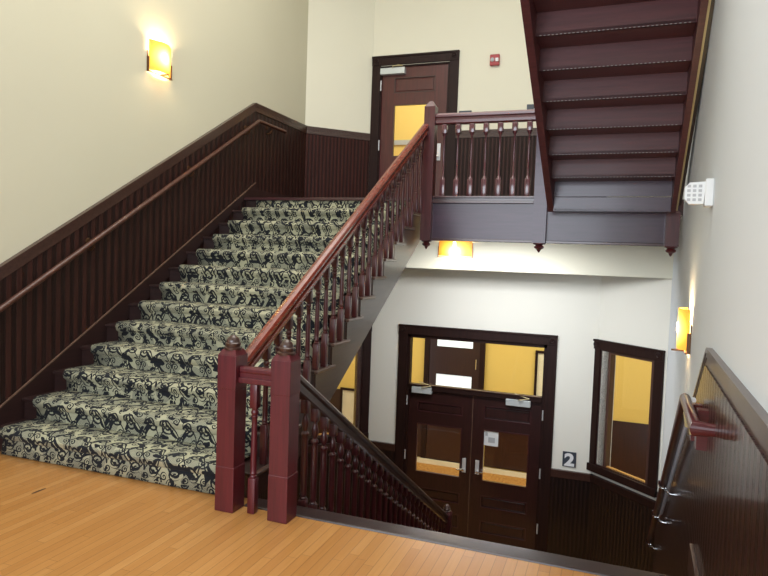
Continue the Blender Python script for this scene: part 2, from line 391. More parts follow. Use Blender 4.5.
struct(wall_boxes(MB(), 0, L_LS2, LOW, LAND - 0.2, [(LWX0 - 0.005, LWX1 - 0.025, -1.295, 0.39)]), 'wall_back_left_lower', M['paint_low_lit'], 'splayed lower wall left of the double doors', 'wall', loc=F_LS2[0], rotz=F_LS2[1])
struct(wall_boxes(MB(), -3.73, -0.14, LAND - 0.2, TOP, [(-3.60, -2.47, LAND, 4.58)]), 'wall_back_upper', M['paint'], 'cream back wall of the landing with the panelled door', 'wall', loc=F_BACK[0])
struct(wall_boxes(MB(), -3.73, -0.14, LOW, LAND - 0.2, [(-2.99, -0.83, LOW, 0.40)]), 'wall_back_lower', M['paint_low_lit'], 'pale lower back wall around the double doors', 'wall', loc=F_BACK[0])
struct(wall_boxes(MB(), 0, L_RS, LAND - 0.2, TOP, []), 'wall_back_right_upper', M['paint'], 'cream splayed wall hidden behind the upper stair flight', 'wall', loc=F_RS[0], rotz=F_RS[1])
struct(wall_boxes(MB(), 0, L_RS, LOW, LAND - 0.2, [(0.195, 0.945, -1.295, 0.39)]), 'wall_back_right_lower', M['paint_low_lit'], 'pale splayed wall around the interior window on the right', 'wall', loc=F_RS[0], rotz=F_RS[1])
struct(wall_boxes(MB(), 0, L_R, LOW, TOP, []), 'wall_right', M['paint_right_lit'], 'pale wall on the right of the stairwell', 'wall', loc=F_RIGHT[0], rotz=F_RIGHT[1])
struct(MB().box(-4.5, 0.705, 8.62, 8.70, 1.45, 2.12), 'wall_header', M['paint'], 'cream header wall under the landing, lit by a sconce', 'wall')
struct(MB().prism([(-4.6, -2.7), (0.5, -2.7), (0.85, 8.7), (-0.1, 9.5), (-3.8, 9.5), (-4.6, 8.7)], TOP, TOP + 0.1, 'z'), 'ceiling', M['ceil'], 'pale ceiling high over the stairwell', 'ceiling')
# wall under the hall floor edge (faces the lower hall)
struct(MB().box(-4.5, rx(3.4), 3.30, 3.37, LOW, -0.25), 'wall_front_lower', M['dark_x'], 'wall below the edge of the upper hall floor', 'wall')
# wall behind the camera, with a tall window opening
wb = MB()
for x0, x1, z0, z1 in ((-4.5, -3.9, 0, TOP), (-0.2, 0.3, 0, TOP), (-3.9, -0.2, 0, 0.8), (-3.9, -0.2, 4.3, TOP)): wb.box(x0, x1, -2.7, -2.6, z0, z1)
struct(wb, 'wall_front', M['paint'], 'wall behind the camera with a wide window opening', 'wall')
w = tag(bpy.data.objects.new('window_1', None), 'wide hall window behind the camera', 'window', kind='structure'); C.objects.link(w); w.location = (-2.05, -2.6, 2.5)
fr = MB()
for x in (-1.85, -0.62, 0.62, 1.85): fr.box(x - 0.04, x + 0.04, -0.06, 0.02, -1.7, 1.8)
for z in (-1.68, 0.1, 1.78): fr.box(-1.85, 1.85, -0.05, 0.01, z - 0.04, z + 0.04)
fr.build('window_frame', M['dark_z'], w)

# ------------------------------------------------------------------ wainscots
def cap_line(mb, pts, z_drop=0.10, depth=0.045, ledge=0.075):
    # moulded cap following (x,z) polyline: ledge + frieze board
    for (xa, za), (xb, zb) in zip(pts, pts[1:]):
        mb.prism([(xa, za), (xb, zb), (xb, zb - 0.028), (xa, za - 0.028)], -ledge, 0, 'y')
        mb.prism([(xa, za - 0.028), (xb, zb - 0.028), (xb, zb - z_drop), (xa, za - z_drop)], -depth, 0, 'y')
        mb.prism([(xa, za - 0.028), (xb, zb - 0.028), (xb, zb - 0.05), (xa, za - 0.05)], -ledge + 0.004, 0, 'y')
    return mb
def wainscot(num, pts, bottoms, frame, label, mat='bead', capmat='dark_y', drop_=0.11, ledge_=0.05):
    o = thing('trim_%d' % num, label, 'wainscot', kind='structure', loc=frame[0], rotz=frame[1])
    top = [(x, z - 0.09) for x, z in pts]
    MB().prism(top + [(x, z) for x, z in reversed(bottoms)], -0.03, 0.0, 'y').build('bead_panel', M[mat], o)
    cap_line(MB(), pts, drop_, ledge_ - 0.008, ledge_).build('cap_moulding', M[capmat], o)
    return o
CAPU = 3.53
capline = [(-2.6, 1.18), (3.17, 1.18), (7.19, 3.53), (8.66, CAPU)]
wainscot(2, capline, [(-2.6, 0.0), (3.5, 0.0), (7.30, LAND), (8.66, LAND)], F_LEFT, 'dark beadboard wainscot climbing the left wall beside the carpeted stairs')
wainscot(3, [(0, CAPU), (L_LS - 0.02, CAPU)], [(0, LAND), (L_LS - 0.02, LAND)], F_LS, 'reddish beadboard wainscot on the landing left of the panelled door', 'bead_red')
wainscot(4, [(-2.33, CAPU + 0.0), (-0.14, CAPU)], [(-2.33, LAND), (-0.14, LAND)], F_BACK, 'dark beadboard wainscot on the landing seen through the balusters', 'bead_fine')
LC = -1.38
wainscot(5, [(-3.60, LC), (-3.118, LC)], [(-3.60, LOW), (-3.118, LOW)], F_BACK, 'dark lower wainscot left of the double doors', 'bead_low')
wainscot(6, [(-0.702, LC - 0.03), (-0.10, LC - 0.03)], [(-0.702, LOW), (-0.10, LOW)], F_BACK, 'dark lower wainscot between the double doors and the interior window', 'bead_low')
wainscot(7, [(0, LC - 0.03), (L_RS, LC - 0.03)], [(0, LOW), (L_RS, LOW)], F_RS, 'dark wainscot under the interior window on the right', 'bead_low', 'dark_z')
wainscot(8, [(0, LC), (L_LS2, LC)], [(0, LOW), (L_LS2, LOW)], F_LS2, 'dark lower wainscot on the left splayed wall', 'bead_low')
wainscot(9, [(0, -1.28), (ry(7.72), -1.28), (ry(3.6), 1.19), (L_R, 1.19)], [(0, LOW), (ry(7.5), LOW), (ry(3.52), -0.2), (ry(3.5), 0), (L_R, 0)], F_RIGHT, 'glossy beadboard wainscot on the right wall stepping down with the stairs', 'bead_gloss', 'dark_y', 0.14, 0.03)
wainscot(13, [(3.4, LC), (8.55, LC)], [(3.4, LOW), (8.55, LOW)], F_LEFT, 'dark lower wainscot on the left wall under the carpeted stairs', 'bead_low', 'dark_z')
# skirting of the carpeted flight on the left wall
sk = MB().prism([(3.40, 0.0), (3.40, 0.21), (7.22, 2.50), (7.22, 2.42), (8.66, 2.42), (8.66, LAND), (7.0, LAND), (3.6, 0.0)], -0.05, -0.03, 'y')
struct(sk, 'baseboard_left', M['dark_tread'], 'sloping skirting board beside the carpeted treads on the left wall', 'baseboard', loc=F_LEFT[0], rotz=F_LEFT[1])
struct(MB().sweep([(-0.008, 0), (0.008, 0), (0.008, 0.014), (-0.008, 0.014)], (-4.452, 3.40, 0.205), (-4.452, 7.22, 2.495)), 'trim_10', M['pale_brown'], 'thin shiny moulding on top of the left stair skirting', 'trim')
struct(MB().box(0, L_LS, -0.05, -0.03, LAND, LAND + 0.14), 'baseboard_back_left', M['dark_x'], 'dark baseboard at the back left of the landing', 'baseboard', loc=F_LS[0], rotz=F_LS[1])
struct(MB().box(ry(3.62), L_R, -0.05, -0.03, 0, 0.15, 0.004), 'baseboard_right', M['dark_y'], 'dark red baseboard ending at the edge of the floor on the right wall', 'baseboard', loc=F_RIGHT[0], rotz=F_RIGHT[1])

# ------------------------------------------------------------------ carpeted flight
st = thing('staircase', 'dark wooden staircase with a patterned carpet running up to the landing', 'staircase', (-3.2, 3.47, 0))
off = Vector((3.2, -3.47, 0))
def loc_build(mb, name, mat, parent, offset, smooth=False):
    for v in mb.bm.verts: v.co += offset
    return mb.build(name, mat, parent, smooth)
for n in range(1, 13):
    z = RISE * n; y0 = 3.47 + RUN * (n - 1)
    loc_build(MB().box(-4.45, -2.12, y0, y0 + RUN + 0.03, z - 0.03, z, 0.008), 'tread', M['dark_tread'], st, off)
for n in range(1, 14):
    y0 = 3.495 + RUN * (n - 1)
    loc_build(MB().box(-4.45, -2.14, y0, y0 + 0.02, RISE * (n - 1) - (0.0 if n == 1 else 0.03), RISE * n - 0.03), 'riser', M['dark_tread'], st, off)
pts = [(3.50, 0.0)]
for n in range(1, 14):
    y0 = 3.50 + RUN * (n - 1); pts += [(y0, RISE * n - 0.03), (y0 + RUN, RISE * n - 0.03)] if n < 13 else [(y0, RISE * n - 0.03)]
poly = pts + [(7.02, LAND - 0.49), (3.965, 0.0)]
loc_build(MB().prism(poly, -2.145, -2.12, 'x'), 'stringer', M['dark_y'], st, off)
for n in range(1, 13):
    z = RISE * n; y0 = 3.47 + RUN * (n - 1)
    loc_build(MB().box(-2.122, -2.09, y0 - 0.005, y0 + RUN + 0.05, z - 0.028, z + 0.001, 0.009), 'tread_nosing', M['side_tread'], st, off)
loc_build(MB().prism([(4.0, 0.0), (4.06, 0.0), (7.02, LAND - 0.47), (7.02, LAND - 0.51)], -4.5, -2.14, 'x'), 'soffit', M['dark_y'], st, off)
loc_build(MB().box(-4.45, -2.09, 6.955, 7.03, LAND - 0.03, LAND + 0.005, 0.006), 'landing_nosing', M['dark_x'], st, off)
# carpet runner
cp = [(3.462, 0.002)]
for n in range(1, 13):
    y0 = 3.47 + RUN * (n - 1); z = RISE * n
    cp += [(y0 + 0.006, z - 0.055), (y0 - 0.022, z - 0.036), (y0 - 0.030, z - 0.008), (y0 - 0.018, z + 0.014), (y0 + 0.012, z + 0.020), (y0 + RUN + 0.008, z + 0.020)]
cp += [(3.47 + RUN * 12 + 0.006, LAND - 0.03)]
back = [(y + 0.03, z - 0.02) for y, z in cp]
bm = bmesh.new(); XS = [-4.285 + i * (2.005 / 8) for i in range(9)]
rows = [[bm.verts.new((x, y, z)) for x in XS] for y, z in cp]
for a, b_ in zip(rows, rows[1:]):
    for i in range(8): bm.faces.new((a[i], a[i + 1], b_[i + 1], b_[i]))
mb = MB(); mb.bm.free(); mb.bm = bm
cr = mb.build('stair_carpet', M['carpet'], smooth=True)
sol = cr.modifiers.new('thick', 'SOLIDIFY'); sol.thickness = 0.014; sol.offset = -1
for v in cr.data.vertices: v.co += Vector((3.28, -3.47, 0))
cr.location = (-3.28, 3.47, 0)
tag(cr, 'black and sage green scroll pattern carpet laid over the stair treads', 'carpet')

# ------------------------------------------------------------------ balusters, newels
def sq(mb, w, z0, z1, ch=0.006):
    h = w / 2
    mb.box(-h, h, -h, h, z0, z1, ch)
def baluster_mesh(name, H, lb, ub, w=0.044, mat='red', style='plain'):
    """square foot block, turned shaft with rings, square head block"""
    mb = MB(); sq(mb, w, 0, lb); sq(mb, w, H - ub, H)
    a, c = lb, H - ub; L = c - a; r = w / 2
    if style == 'plain':
        prof = [(r * 0.75, a - 0.005), (r * 0.95, a + 0.008), (r * 0.74, a + 0.018), (r * 0.92, a + 0.030), (r * 0.74, a + 0.040), (r * 0.80, a + 0.08),
                (r * 0.80, a + L * 0.4), (r * 0.68, c - 0.10), (r * 0.64, c - 0.062), (r * 0.90, c - 0.052), (r * 0.66, c - 0.042), (r * 0.93, c - 0.030), (r * 0.93, c - 0.022), (r * 0.7, c - 0.010), (r * 0.85, c + 0.002)]
    elif style == 'slim':
        prof = [(r * 0.9, a - 0.002), (r * 0.62, a + 0.022), (r * 0.36, a + 0.036), (r * 0.40, a + L * 0.4), (r * 0.34, c - 0.036), (r * 0.62, c - 0.022), (r * 0.9, c + 0.002)]
    else:   # vase neck above a long thick shaft
        prof = [(r * 0.75, a - 0.005), (r * 0.95, a + 0.008), (r * 0.74, a + 0.018), (r * 0.95, a + 0.030), (r * 0.85, a + 0.045), (r * 0.92, a + L * 0.3),
                (r * 0.86, c - 0.17), (r * 0.84, c - 0.150), (r * 1.05, c - 0.142), (r * 1.05, c - 0.130), (r * 0.5, c - 0.115), (r * 0.9, c - 0.085), (r * 0.98, c - 0.065), (r * 0.75, c - 0.035), (r * 0.42, c - 0.012), (r * 0.5, c + 0.002)]
    mb.lathe(prof, n=12)
    bmesh.ops.recalc_face_normals(mb.bm, faces=mb.bm.faces)
    me = bpy.data.meshes.new(name); mb.bm.to_mesh(me); mb.bm.free()
    for p in me.polygons: p.use_smooth = True
    me.set_sharp_from_angle(angle=0.6)
    me.materials.append(M[mat]); return me
def inst(name, me, parent, loc):
    o = bpy.data.objects.new(name, me); C.objects.link(o); o.parent = parent; o.location = loc; return o
def newel_post(parent, loc, w, z0, z1, cap=True, sh=0.03, kk=0.72, mat='newel_red', pendant=False, capmat='dark_y', steps=()):
    """square post with stop-chamfered corners and a turned button cap"""
    mb = MB(); h = w / 2
    mb.prism([(-h, -h), (h, -h), (h, h), (-h, h)], z0, z1 - sh, 'z')
    # chamfered shoulders
    v0 = [mb.bm.verts.new((x, y, z1 - sh)) for x, y in ((-h, -h), (h, -h), (h, h), (-h, h))]
    k = h * kk
    v1 = [mb.bm.verts.new((x, y, z1)) for x, y in ((-k, -k), (k, -k), (k, k), (-k, k))]
    for i in range(4): mb.bm.faces.new((v0[i], v0[(i + 1) % 4], v1[(i + 1) % 4], v1[i]))
    mb.bm.faces.new(v1)
    for a, b_ in steps:      # slightly thicker base / head blocks
        e = 0.003; mb.box(-h - e, h + e, -h - e, h + e, a, b_, 0.004)
    o = mb.build('newel_post', M[mat], parent, loc=loc)
    if cap:
        MB().lathe([(h * 0.86, z1 - 0.004), (h * 0.9, z1 + 0.010), (h * 0.70, z1 + 0.016), (h * 0.76, z1 + 0.030), (h * 0.78, z1 + 0.036), (h * 0.66, z1 + 0.043), (h * 0.66, z1 + 0.052), (h * 0.52, z1 + 0.068), (h * 0.25, z1 + 0.084), (h * 0.05, z1 + 0.088)], n=20).build('cap', M[capmat], o, smooth=True)
    if pendant:
        MB().lathe([(h * 0.9, z0 + 0.004), (h * 0.95, z0 - 0.01), (h * 0.5, z0 - 0.022), (h * 0.78, z0 - 0.04), (h * 0.7, z0 - 0.055), (h * 0.3, z0 - 0.07), (h * 0.25, z0 - 0.082), (h * 0.06, z0 - 0.1)][::-1], n=16).build('pendant', M['rail_x'], o, smooth=True)
    return o
RAILP = [(-0.040, -0.010), (-0.038, -0.030), (-0.020, -0.042), (-0.020, -0.062), (-0.036, -0.070), (-0.034, -0.100), (-0.022, -0.112), (0.022, -0.112), (0.034, -0.100), (0.036, -0.070), (0.020, -0.062), (0.020, -0.042), (0.038, -0.030), (0.040, -0.010), (0.028, 0.008), (0.0, 0.014), (-0.028, 0.008)]

UPX = -2.13
def railz(y): return nose(y) + 0.90
up = thing('stair_railing', 'red mahogany balustrade rising beside the carpeted stairs from the left newel post', 'railing', (-2.17, 3.31, 0))
o0 = Vector((-2.17, 3.31, 0))
newel_post(up, (0, 0, 0), 0.125, 0, 1.0, steps=((0.0, 0.28), (0.76, 0.968)))
mb = MB().sweep(RAILP, Vector((-2.145, 3.37, railz(3.37) - 0.10)) - o0, Vector((-2.065, 6.90, railz(6.90) - 0.025)) - o0)
mb.build('handrail', M['rail_red'], up)
mA = baluster_mesh('baluster_long', 0.76, 0.20, 0.14, 0.046); mB = baluster_mesh('baluster_longer', 0.85, 0.27, 0.14, 0.046)
for n in range(1, 13):
    y0 = 3.47 + RUN * (n - 1)
    for k, me in ((0, mA), (1, mB)):
        y = y0 + 0.055 + k * RUN / 2; t = (y - 3.37) / (6.9 - 3.37)
        if n == 1 and k == 0: continue
        x = -2.150 + 0.05 * t
        inst('baluster', me, up, Vector((x, y, RISE * n)) - o0)
# short guard between the two newels
gd = thing('guard_rail', 'short red rail with one turned baluster joining the two front newel posts', 'railing', (-1.985, 3.31, 0))
MB().box(-0.125, 0.125, -0.035, 0.035, 0.80, 0.835, 0.006).box(-0.125, 0.125, -0.028, 0.028, 0.86, 0.90, 0.012).box(-0.125, 0.125, -0.02, 0.02, 0.83, 0.87).build('handrail', M['newel_red'], gd)
gb = inst('baluster', baluster_mesh('baluster_guard', 0.80, 0.22, 0.15, 0.05, 'newel_red'), gd, (-0.02, 0, 0))

# ------------------------------------------------------------------ descending railing
dn = thing('stair_railing', 'dark balustrade descending to the lower doors from the right newel post', 'railing', (-1.80, 3.31, 0))
o1 = Vector((-1.80, 3.31, 0))
newel_post(dn, (0, 0, 0), 0.125, 0, 1.0, steps=((0.0, 0.28), (0.76, 0.968)))
dz = lambda y: 0.806 - 0.597 * (y - 3.52)
MB().sweep(RAILP, Vector((-1.80, 3.37, dz(3.37))) - o1, Vector((-1.80, 7.50, dz(7.50))) - o1).build('handrail', M['dark_y'], dn)
M['red_dark'] = wood('mahogany_descending', (0.045, 0.008, 0.009), (0.085, 0.015, 0.016), 0.3, 2, 0.5)  # mahogany of the descending balusters and bottom post
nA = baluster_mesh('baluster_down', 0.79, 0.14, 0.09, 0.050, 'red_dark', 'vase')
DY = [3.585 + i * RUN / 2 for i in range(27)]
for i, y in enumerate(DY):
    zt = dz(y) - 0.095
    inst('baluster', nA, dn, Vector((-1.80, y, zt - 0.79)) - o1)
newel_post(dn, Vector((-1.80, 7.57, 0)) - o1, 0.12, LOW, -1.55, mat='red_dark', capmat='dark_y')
MB().prism([(3.40, -0.23), (3.40, 0.00), (3.52, 0.0), (7.52, -2.36), (7.52, LOW), (7.30, LOW)], -0.03, 0.03, 'x')
mb = MB().prism([(3.40 - 3.31, -0.24), (3.40 - 3.31, -0.02), (3.52 - 3.31, -0.02), (7.52 - 3.31, -2.40), (7.52 - 3.31, LOW), (7.45 - 3.31, LOW)], -0.022, 0.022, 'x')
mb.build('stringer', M['dark_y'], dn)

ds = thing('staircase', 'dark flight of steps going down to the entrance doors', 'staircase', (-0.6, 3.5, 0))
for n in range(1, 16):
    y0 = 3.49 + RUN * (n - 1); z = -RISE * n
    MB().box(-1.17, rx(y0) + 0.56, y0 - 3.5, y0 + RUN + 0.03 - 3.5, z - 0.03, z, 0.006).build('tread', M['dark_x'], ds)
for n in range(1, 17):
    y0 = 3.49 + RUN * (n - 1)
    MB().box(-1.17, rx(y0) + 0.56, y0 - 3.5, y0 + 0.02 - 3.5, max(-RISE * n, LOW), -RISE * (n - 1) - 0.03).build('riser', M['dark_x'], ds)

# ------------------------------------------------------------------ landing edge
BX0 = -1.99
fa = thing('landing_fascia', 'long glossy dark fascia board along the front edge of the landing', 'fascia', (-0.7, 6.95, 1.8))
MB().box(BX0 + 0.7, rx(6.95) - 0.04 + 0.7, 0.0, 0.05, 0.03, 0.42).build('board', M['fascia'], fa)
MB().box(BX0 + 0.7, rx(6.95) - 0.04 + 0.7, -0.02, 0.05, 0.0, 0.03, 0.005).build('lower_bead', M['dark_x'], fa)
MB().box(BX0 + 0.7, -0.83 + 0.7, -0.035, 0.06, 0.42, 0.45, 0.006).box(BX0 + 0.7, -0.83 + 0.7, -0.015, 0.05, 0.45, 0.478).build('upper_moulding', M['dark_x'], fa)
lr = thing('landing_railing', 'mahogany balustrade across the front of the landing between two posts', 'railing', (-2.02, 6.95, LAND))
o2 = Vector((-2.02, 6.95, LAND))
newel_post(lr, (0.0, 0, 0), 0.125, 1.80 - LAND, 1.085, cap=False, sh=0.065, kk=0.3, mat='red', pendant=True)
newel_post(lr, (-0.76 + 2.02, 0, 0), 0.138, 1.80 - LAND, 1.085, cap=False, sh=0.065, kk=0.3, mat='fascia', pendant=True)
MB().sweep([(a, c) for a, c in RAILP], (0.06, 0, 0.935), (1.20, 0, 0.935)).build('handrail', M['rail_x'], lr)
MB().box(0.06, 1.19, -0.035, 0.035, 0.0, 0.022, 0.004).build('bottom_rail', M['dark_x'], lr)
M['bal_land'] = wood('mahogany_landing', (0.065, 0.015, 0.022), (0.11, 0.028, 0.038), 0.24, 2, 0.7)
lm = baluster_mesh('baluster_landing', 0.80, 0.19, 0.10, 0.060, 'bal_land', 'slim')
for k in range(7): inst('baluster', lm, lr, (-1.855 + 0.157 * k + 2.02, 0, 0.02))

# ------------------------------------------------------------------ upper flight seen from below
uf = thing('staircase', 'upper wooden flight seen from below, red-brown treads above the right stairwell', 'staircase', (0, 7.0, LAND), -0.020)
oz = LAND; SX0, SX1 = -0.598, 0.502
K = 11
for k in range(0, K):
    # riser between tread k and tread k+1, tread k+1
    yb = 7.0 - RUN * (k + 1)           # riser plane
    zb = 2.25 + RISE * k
    MB().box(SX0, SX1, yb - 0.02 - 7, yb - 7, zb + (0.0 if k else 0.024) - oz, zb + RISE - oz).build('riser', M['tread_under' if k else 'fascia'], uf)
for k in range(1, K):
    yb = 7.0 - RUN * (k + 1); zb = 2.25 + RISE * k
    MB().box(SX0, SX1, yb - 7 - 0.02, yb + RUN + 0.03 - 7, zb - oz, zb + 0.03 - oz, 0.004).build('tread', M['tread_under'], uf)
# small pale dashes along each joint
for k in range(1, K):
    yb = 7.0 - RUN * (k + 1); zb = 2.25 + RISE * k
    q = MB(); x = SX0 + 0.03
    while x < SX1 - 0.03:
        q.box(x, x + 0.014, yb - 0.026 - 7, yb - 0.02 - 7, zb - 0.001 - oz, zb + 0.004 - oz); x += 0.03
    q.build('staple_row', M['staple'], uf)
ub = lambda y: 2.12 + 0.60 * (6.72 - y)
def ustr(x0, x1):
    return MB().prism([(6.72 - 7, 2.12 - oz), (3.7 - 7, ub(3.7) - oz), (3.7 - 7, ub(3.7) + 0.40 - oz), (6.60 - 7, ub(6.60) + 0.40 - oz), (6.72 - 7, ub(6.72) + 0.30 - oz)], x0, x1, 'x')
ustr(SX0 - 0.060, SX0).build('stringer', M['tread_under'], uf)
ustr(SX1, SX1 + 0.045).build('stringer', M['tread_under'], uf)
mb = MB().prism([(6.72 - 7, 2.14 - oz), (3.7 - 7, ub(3.7) + 0.02 - oz), (3.7 - 7, ub(3.7) + 0.06 - oz), (6.72 - 7, 2.18 - oz)], SX1 + 0.045, SX1 + 0.062, 'x')
mb.build('gold_edge', M['brass'], uf)
MB().prism([(6.72 - 7, 2.19 - oz), (3.7 - 7, ub(3.7) + 0.07 - oz), (3.7 - 7, ub(3.7) + 0.30 - oz), (6.72 - 7, 2.42 - oz)], SX1 + 0.045, SX1 + 0.092, 'x').build('wall_string', M['dark_tread'], uf)
MB().box(SX0, SX1, 6.665 - 7, 6.94 - 7, 2.125 - oz, 2.15 - oz).box(SX0, SX1, 6.665 - 7, 6.69 - 7, 2.125 - oz, 2.268 - oz, 0.004).build('lower_board', M['fascia'], uf)
pp = thing('landing_post', 'short red-brown hanging post at the right end of the landing fascia', 'post', (0.535, 6.93, LAND))
newel_post(pp, (0, 0, 0), 0.13, 1.80 - LAND, 2.16 - LAND, cap=False, mat='red', pendant=True)

# ------------------------------------------------------------------ wall handrails
hl = thing('handrail', 'long dark round handrail climbing the left wall with a level top end', 'handrail', (-4.42, 3.4, 1.0))
oh = Vector((-4.42, 3.4, 1.0))
def P(x, y, z): return Vector((x, y, z)) - oh
MB().tube([P(-4.40, 3.1, 0.83), P(-4.40, 3.35, 0.985), P(-4.40, 7.18, 3.29), P(-4.40, 7.87, 3.29)], 0.024, 12).build('rail', M['rail_dark'], hl, smooth=True)
for y, z in ((4.45, 1.65), (5.86, 2.50), (6.97, 3.16), (7.50, 3.27)):
    MB().tube([P(-4.40, y, z - 0.01), P(-4.40, y, z - 0.06), P(-4.43, y, z - 0.09), P(-4.47, y, z - 0.09)], 0.009, 8).lathe([(0.028, -0.05), (0.024, -0.035), (0.01, -0.03)], cx=0, cy=0, axis='x').build('bracket', M['bronze'], hl, smooth=True)
# (bracket rosettes are placed properly below)
for o in [c for c in hl.children if c.name.startswith('bracket')]:
    bpy.data.objects.remove(o)
for y, z in ((4.45, 1.645), (5.86, 2.495), (6.97, 3.165), (7.50, 3.27)):
    mb = MB().tube([(0, 0, 0.0), (0, 0, -0.05), (-0.03, 0, -0.08), (-0.068, 0, -0.08)], 0.009, 8)
    mb.lathe([(0.030, -0.072), (0.028, -0.062), (0.012, -0.058)], axis='x', n=14)
    o = mb.build('bracket', M['bronze'], hl, smooth=True); o.location = P(-4.40, y, z)
def RWp(y, off, z): return Vector((rx(y) - off, y, z))
hr = thing('handrail', 'dark red round handrail on the right wall with chrome brackets descending the stairs', 'handrail', tuple(RWp(3.3, 0.0, 0.9)))
oh = RWp(3.3, 0.0, 0.9)
MB().tube([RWp(3.0, 0.03, 0.905) - oh, RWp(3.0, 0.105, 0.905) - oh, RWp(3.72, 0.105, 0.895) - oh, RWp(8.35, 0.105, -1.846) - oh], 0.027, 16).build('rail', M['rail_x'], hr, smooth=True)
for y in (3.62,):
    pass
sl = (-1.58 - 0.895) / (7.9 - 3.72)
MB().tube([RWp(3.74, 0.064, 0.885) - oh, RWp(6.55, 0.064, 0.885 + sl * 2.81) - oh], 0.017, 10).build('sheen_strip', M['sign_white'], hr, smooth=True)  # rail highlight modelled as a pale tube along its side
for y in (5.45, 6.55, 8.1):
    z = 0.895 + sl * (y - 3.72)
    mb = MB().tube([(0.105, 0, -0.09), (0.05, 0, -0.085), (0.01, 0, -0.06), (0.0, 0, -0.02)][::1], 0.009, 8)
    mb.tube([(-0.034, 0, 0.015), (-0.036, 0, -0.02), (-0.015, 0, -0.048), (0.02, 0, -0.045)], 0.007, 8)
    o = mb.build('bracket', M['chrome'], hr, smooth=True); o.location = RWp(y, 0.105, z) - oh
for y, z in ((3.30, 0.84), (3.62, 0.80)):
    mb = MB().box(-0.02, 0.075, -0.03, 0.03, -0.11, 0.10, 0.008)
    mb2 = MB().prism([(0.0, -0.10), (0.05, -0.10), (0.05, 0.09), (0.0, 0.09)], -0.03, 0.03, 'y')
    o = mb2.build('mounting_block', M['rail_x'], hr); o.location = RWp(y, 0.078, z) - oh
    mb = MB().tube([(0.03, 0, -0.03), (-0.02, 0, -0.03), (-0.03, 0, 0.04)], 0.009, 8)
    o = mb.build('bracket', M['brass'], hr, smooth=True); o.location = RWp(y, 0.078, z) - oh

# ------------------------------------------------------------------ doors
def frame_boxes(mb, x0, x1, z0, z1, w, y0, y1, sill=False):
    mb.box(x0, x0 + w, y0, y1, z0, z1, 0.005).box(x1 - w, x1, y0, y1, z0, z1, 0.005).box(x0, x1, y0 - 0.005, y1, z1 - w, z1, 0.005)
    mb.box(x0 - 0.004, x1 + 0.004, y0 - 0.02, y1, z1 - 0.025, z1 + 0.004, 0.004)
    if sill: mb.box(x0, x1, y0 - 0.02, y1, z0, z0 + w * 0.8, 0.005)
    return mb
def corner_rosettes(mb, x0, x1, z1, w, y):
    for x in (x0 + w / 2, x1 - w / 2):
        mb.box(x - w / 2, x + w / 2, y - 0.01, y, z1 - w, z1, 0.004)
        mb.lathe([(w * 0.32, 0.0), (w * 0.32, -0.012), (w * 0.2, -0.016), (w * 0.12, -0.010), (w * 0.08, -0.02)], cx=x, cy=y - 0.008, axis='y', n=16, cz=z1 - w / 2)
    return mb
def ring(mb, x0, x1, z0, z1, w, y0, y1):
    mb.box(x0, x1, y0, y1, z0, z0 + w).box(x0, x1, y0, y1, z1 - w, z1).box(x0, x0 + w, y0, y1, z0 + w, z1 - w).box(x1 - w, x1, y0, y1, z0 + w, z1 - w)
    return mb
def leaf(parent, x0, x1, z0, z1, holes, panels, mat, y=0.03, t=0.045):
    """a door leaf: solid slab with glazed holes, sunk panels with mouldings"""
    mb = MB()
    xs = sorted({x0, x1, *[h[0] for h in holes], *[h[1] for h in holes], *[h[0] for h in panels], *[h[1] for h in panels]})
    for a, b_ in zip(xs, xs[1:]):
        hs = sorted([h for h in holes + panels if h[0] <= a + 1e-6 and h[1] >= b_ - 1e-6], key=lambda h: h[2]); z = z0
        for h in hs:
            if h[2] > z: mb.box(a, b_, y, y + t, z, h[2])
            z = h[3]
        if z < z1: mb.box(a, b_, y, y + t, z, z1)
    o = mb.build('leaf', mat, parent)
    for h in panels:
        MB().box(h[0], h[1], y + 0.022, y + 0.034, h[2], h[3]).box(h[0] + 0.035, h[1] - 0.035, y + 0.012, y + 0.03, h[2] + 0.03, h[3] - 0.03, 0.008).build('panel', mat, o)
        ring(MB(), h[0], h[1], h[2], h[3], 0.014, y - 0.006, y + 0.03).build('moulding', M['dark_x'], o)
    for h in holes:
        ring(MB(), h[0], h[1], h[2], h[3], 0.016, y - 0.006, y + 0.04).build('moulding', M['dark_x'], o)
        MB().box(h[0], h[1], y + 0.020, y + 0.026, h[2], h[3]).build('glass', M['glass'], o)
    return o
def closer(parent, x0, x1, z, y=0.0, side=1):
    c = MB().box(x0, x1, y - 0.055, y + 0.03, z - 0.048, z + 0.048, 0.006).build('door_closer', M['closer'], parent)
    xm = (x0 + x1) / 2
    MB().tube([(xm, y - 0.03, z + 0.03), (xm + side * 0.02, y - 0.10, z + 0.06), (xm + side * 0.16, y - 0.02, z + 0.075)], 0.007, 6).tube([(xm + side * 0.16, y - 0.03, z + 0.075), (xm - side * 0.05, y - 0.02, z + 0.13)], 0.007, 6).build('closer_arm', M['brass'], c)
